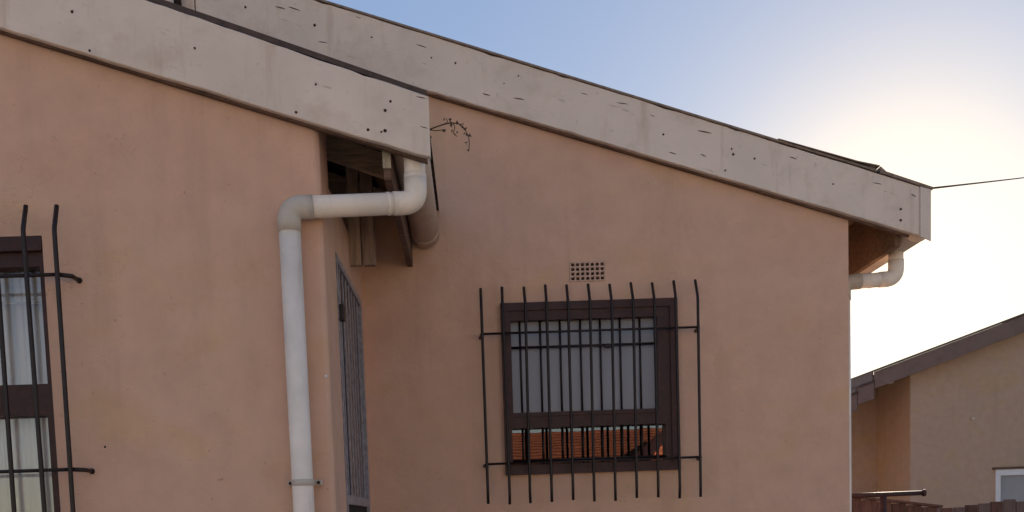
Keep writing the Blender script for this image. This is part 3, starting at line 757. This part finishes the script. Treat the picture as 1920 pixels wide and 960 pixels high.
obj('porch_lamp', tube([(lp.x, YN + .3, lp.z + .05), (lp.x, YN + .3, lp.z + .02), (lp.x, YN + .3, lp.z - .03)], [.05, .09, .06], 14), 'whiteframe', NB)
bp = P(1824, 785, YN)
obj('wall_bracket', box(bp.x - .03, bp.x + .02, YN - .04, YN + .01, bp.z - .02, bp.z + .02, .006), 'pvc_elbow', NB)

# ------------------------------------------------------------------ fences and pipe rail between the plots
def fence(name, label, pl, Y, step, mats, slope_cap=None, seed=0):
    rnd = random.Random(seed); tops = [P(a, b, Y) for a, b in pl]; x = tops[0].x; root = thing(name, label, 'fence', (tops[0].x, Y, 0))
    def zt_(x):
        for a, b in zip(tops, tops[1:]):
            if x <= b.x: return a.z + (b.z - a.z) * (x - a.x) / (b.x - a.x)
        return tops[-1].z
    while x < tops[-1].x - step * .5:
        w_ = step * rnd.uniform(.94, 1.04); z = zt_(x + w_ / 2) + (rnd.uniform(-.012, .012) if slope_cap is None else -.004); y = Y + rnd.uniform(-.004, .004)
        obj('plank', box(x + .003, x + w_ - .003, y, y + .02, .02, z, .003, seg=1), rnd.choice(mats), root); x += w_
    for z in (.35, tops[0].z - .25):
        obj('fence_rail', box(tops[0].x, tops[-1].x, Y + .026, Y + .07, z, z + .07, .004), mats[-1], root)
    if slope_cap:
        for a, b in zip(tops, tops[1:]):
            A = [(a.x, Y - .02, a.z), (b.x, Y - .02, b.z), (b.x, Y - .02, b.z + slope_cap), (a.x, Y - .02, a.z + slope_cap)]
            obj('cap_board', hexa(A, [(p_[0], Y + .05, p_[2]) for p_ in A], .004), mats[0], root)
    return root
fence('plank_fence', 'low red brown plank fence with a sloping cap board', [(1560, 926), (1600, 933), (1766, 952)], 7.2, .11, ['fence', 'fence'], .018, 1)
fence('plank_fence', 'uneven weathered plank fence below the white framed window', [(1740, 952), (1812, 949), (1834, 946), (1862, 940), (1925, 937), (1990, 935), (2100, 932)], 8.0, .10, ['fence_grey', 'fence'], None, 2)
ra, rb_ = P(1560, 931, 6.9), P(1733, 924, 6.9)
RL = thing('pipe_rail', 'rusty brown pipe rail with one post in front of the low fence', 'railing', (P(1656, 940, 6.9).x, 6.9, 0))
obj('rail', tube([ra, rb_], .016, 12), 'rail', RL)
d_ = (rb_ - ra).normalized(); obj('end_cap', tube([rb_ - d_ * .012, rb_ + d_ * .006], .024, 12), 'rail', RL)
pxp = P(1656, 940, 6.9)
obj('post', tube([(pxp.x, 6.9, -.05), (pxp.x, 6.9, P(1656, 929, 6.9).z)], .022, 12), 'rail', RL)

# ------------------------------------------------------------------ house across the street (seen mirrored in the lower pane)
YO = -22.0
OH = thing('house', 'house with an orange tiled roof reflected in the lower pane of the small window', 'house', (3, YO - 4, 0))
mz = lambda px, py: P(px, py, 2 * YB - YO).z
zr_o = mz(1100, 803) + .22; ze_o = zr_o - 1.75; ox0, ox1 = -9.0, 17.0
obj('wall', box(ox0 + .5, ox1 - .5, YO - 8.2, YO - .5, -.1, ze_o + .12), 'cream', OH)
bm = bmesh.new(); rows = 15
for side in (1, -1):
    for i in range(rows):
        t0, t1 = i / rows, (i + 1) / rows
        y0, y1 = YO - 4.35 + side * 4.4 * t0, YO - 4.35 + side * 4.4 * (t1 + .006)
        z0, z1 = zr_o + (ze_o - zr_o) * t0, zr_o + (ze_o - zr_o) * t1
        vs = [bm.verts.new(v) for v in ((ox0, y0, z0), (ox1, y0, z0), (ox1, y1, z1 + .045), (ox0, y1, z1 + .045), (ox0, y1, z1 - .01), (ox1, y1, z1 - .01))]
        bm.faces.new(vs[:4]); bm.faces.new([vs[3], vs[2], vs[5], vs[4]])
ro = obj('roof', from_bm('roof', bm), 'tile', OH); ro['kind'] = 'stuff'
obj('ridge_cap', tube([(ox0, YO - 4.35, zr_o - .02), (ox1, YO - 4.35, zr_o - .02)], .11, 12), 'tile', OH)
for x in (ox0 + .52, ox1 - .72):
    obj('gable', prism_x([(YO - 8.2, ze_o + .1), (YO - .5, ze_o + .1), (YO - 4.35, zr_o - .05)], x, x + .2), 'neighbour_wall', OH)
# hipped wing added so its brighter tiles stand in for a sunlit roof patch
n = NT('sun_patch_tiles')
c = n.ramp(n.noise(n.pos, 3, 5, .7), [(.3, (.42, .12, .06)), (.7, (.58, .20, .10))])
M['sun_patch_tile'] = n.fin(c, .8, n.bump(n.noise(n.pos, 20, 4), .3, .01), spec=.2)
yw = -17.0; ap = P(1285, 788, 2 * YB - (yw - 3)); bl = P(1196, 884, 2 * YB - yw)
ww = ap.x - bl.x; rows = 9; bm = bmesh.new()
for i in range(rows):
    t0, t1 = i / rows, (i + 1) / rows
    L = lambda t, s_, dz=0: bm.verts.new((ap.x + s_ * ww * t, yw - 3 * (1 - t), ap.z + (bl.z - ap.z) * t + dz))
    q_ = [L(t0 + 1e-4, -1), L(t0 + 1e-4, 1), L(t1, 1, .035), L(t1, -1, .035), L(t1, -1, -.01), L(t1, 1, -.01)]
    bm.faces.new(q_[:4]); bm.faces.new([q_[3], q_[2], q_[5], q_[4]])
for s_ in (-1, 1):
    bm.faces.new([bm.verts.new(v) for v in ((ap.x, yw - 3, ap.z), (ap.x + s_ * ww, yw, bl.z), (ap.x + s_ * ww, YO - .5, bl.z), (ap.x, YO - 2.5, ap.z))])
obj('added_wing_roof', from_bm('added_wing_roof', bm), 'sun_patch_tile', OH)
obj('added_wing_wall', box(ap.x - ww + .4, ap.x + ww - .4, YO - .6, yw - .45, -.1, bl.z + .2), 'cream', OH)
# ------------------------------------------------------------------ unseen wall added across the street to bounce sunlight onto the house
GW = thing('bounce_wall', 'added unseen cream wall with pillars across the street, bouncing sunlight onto the house', 'wall', (2, -16, 0))
for k in range(13):
    x = -36 + 6 * k
    obj('wall_panel', box(x + .2, x + 5.8, -16.09, -15.95, -.05, 1.62, .01), 'cream', GW)
    obj('pillar', box(x - .2, x + .2, -16.2, -15.84, -.05, 1.78, .015), 'cream', GW)
    obj('coping', box(x + .2, x + 5.8, -16.14, -15.90, 1.621, 1.68, .01), 'cream', GW)
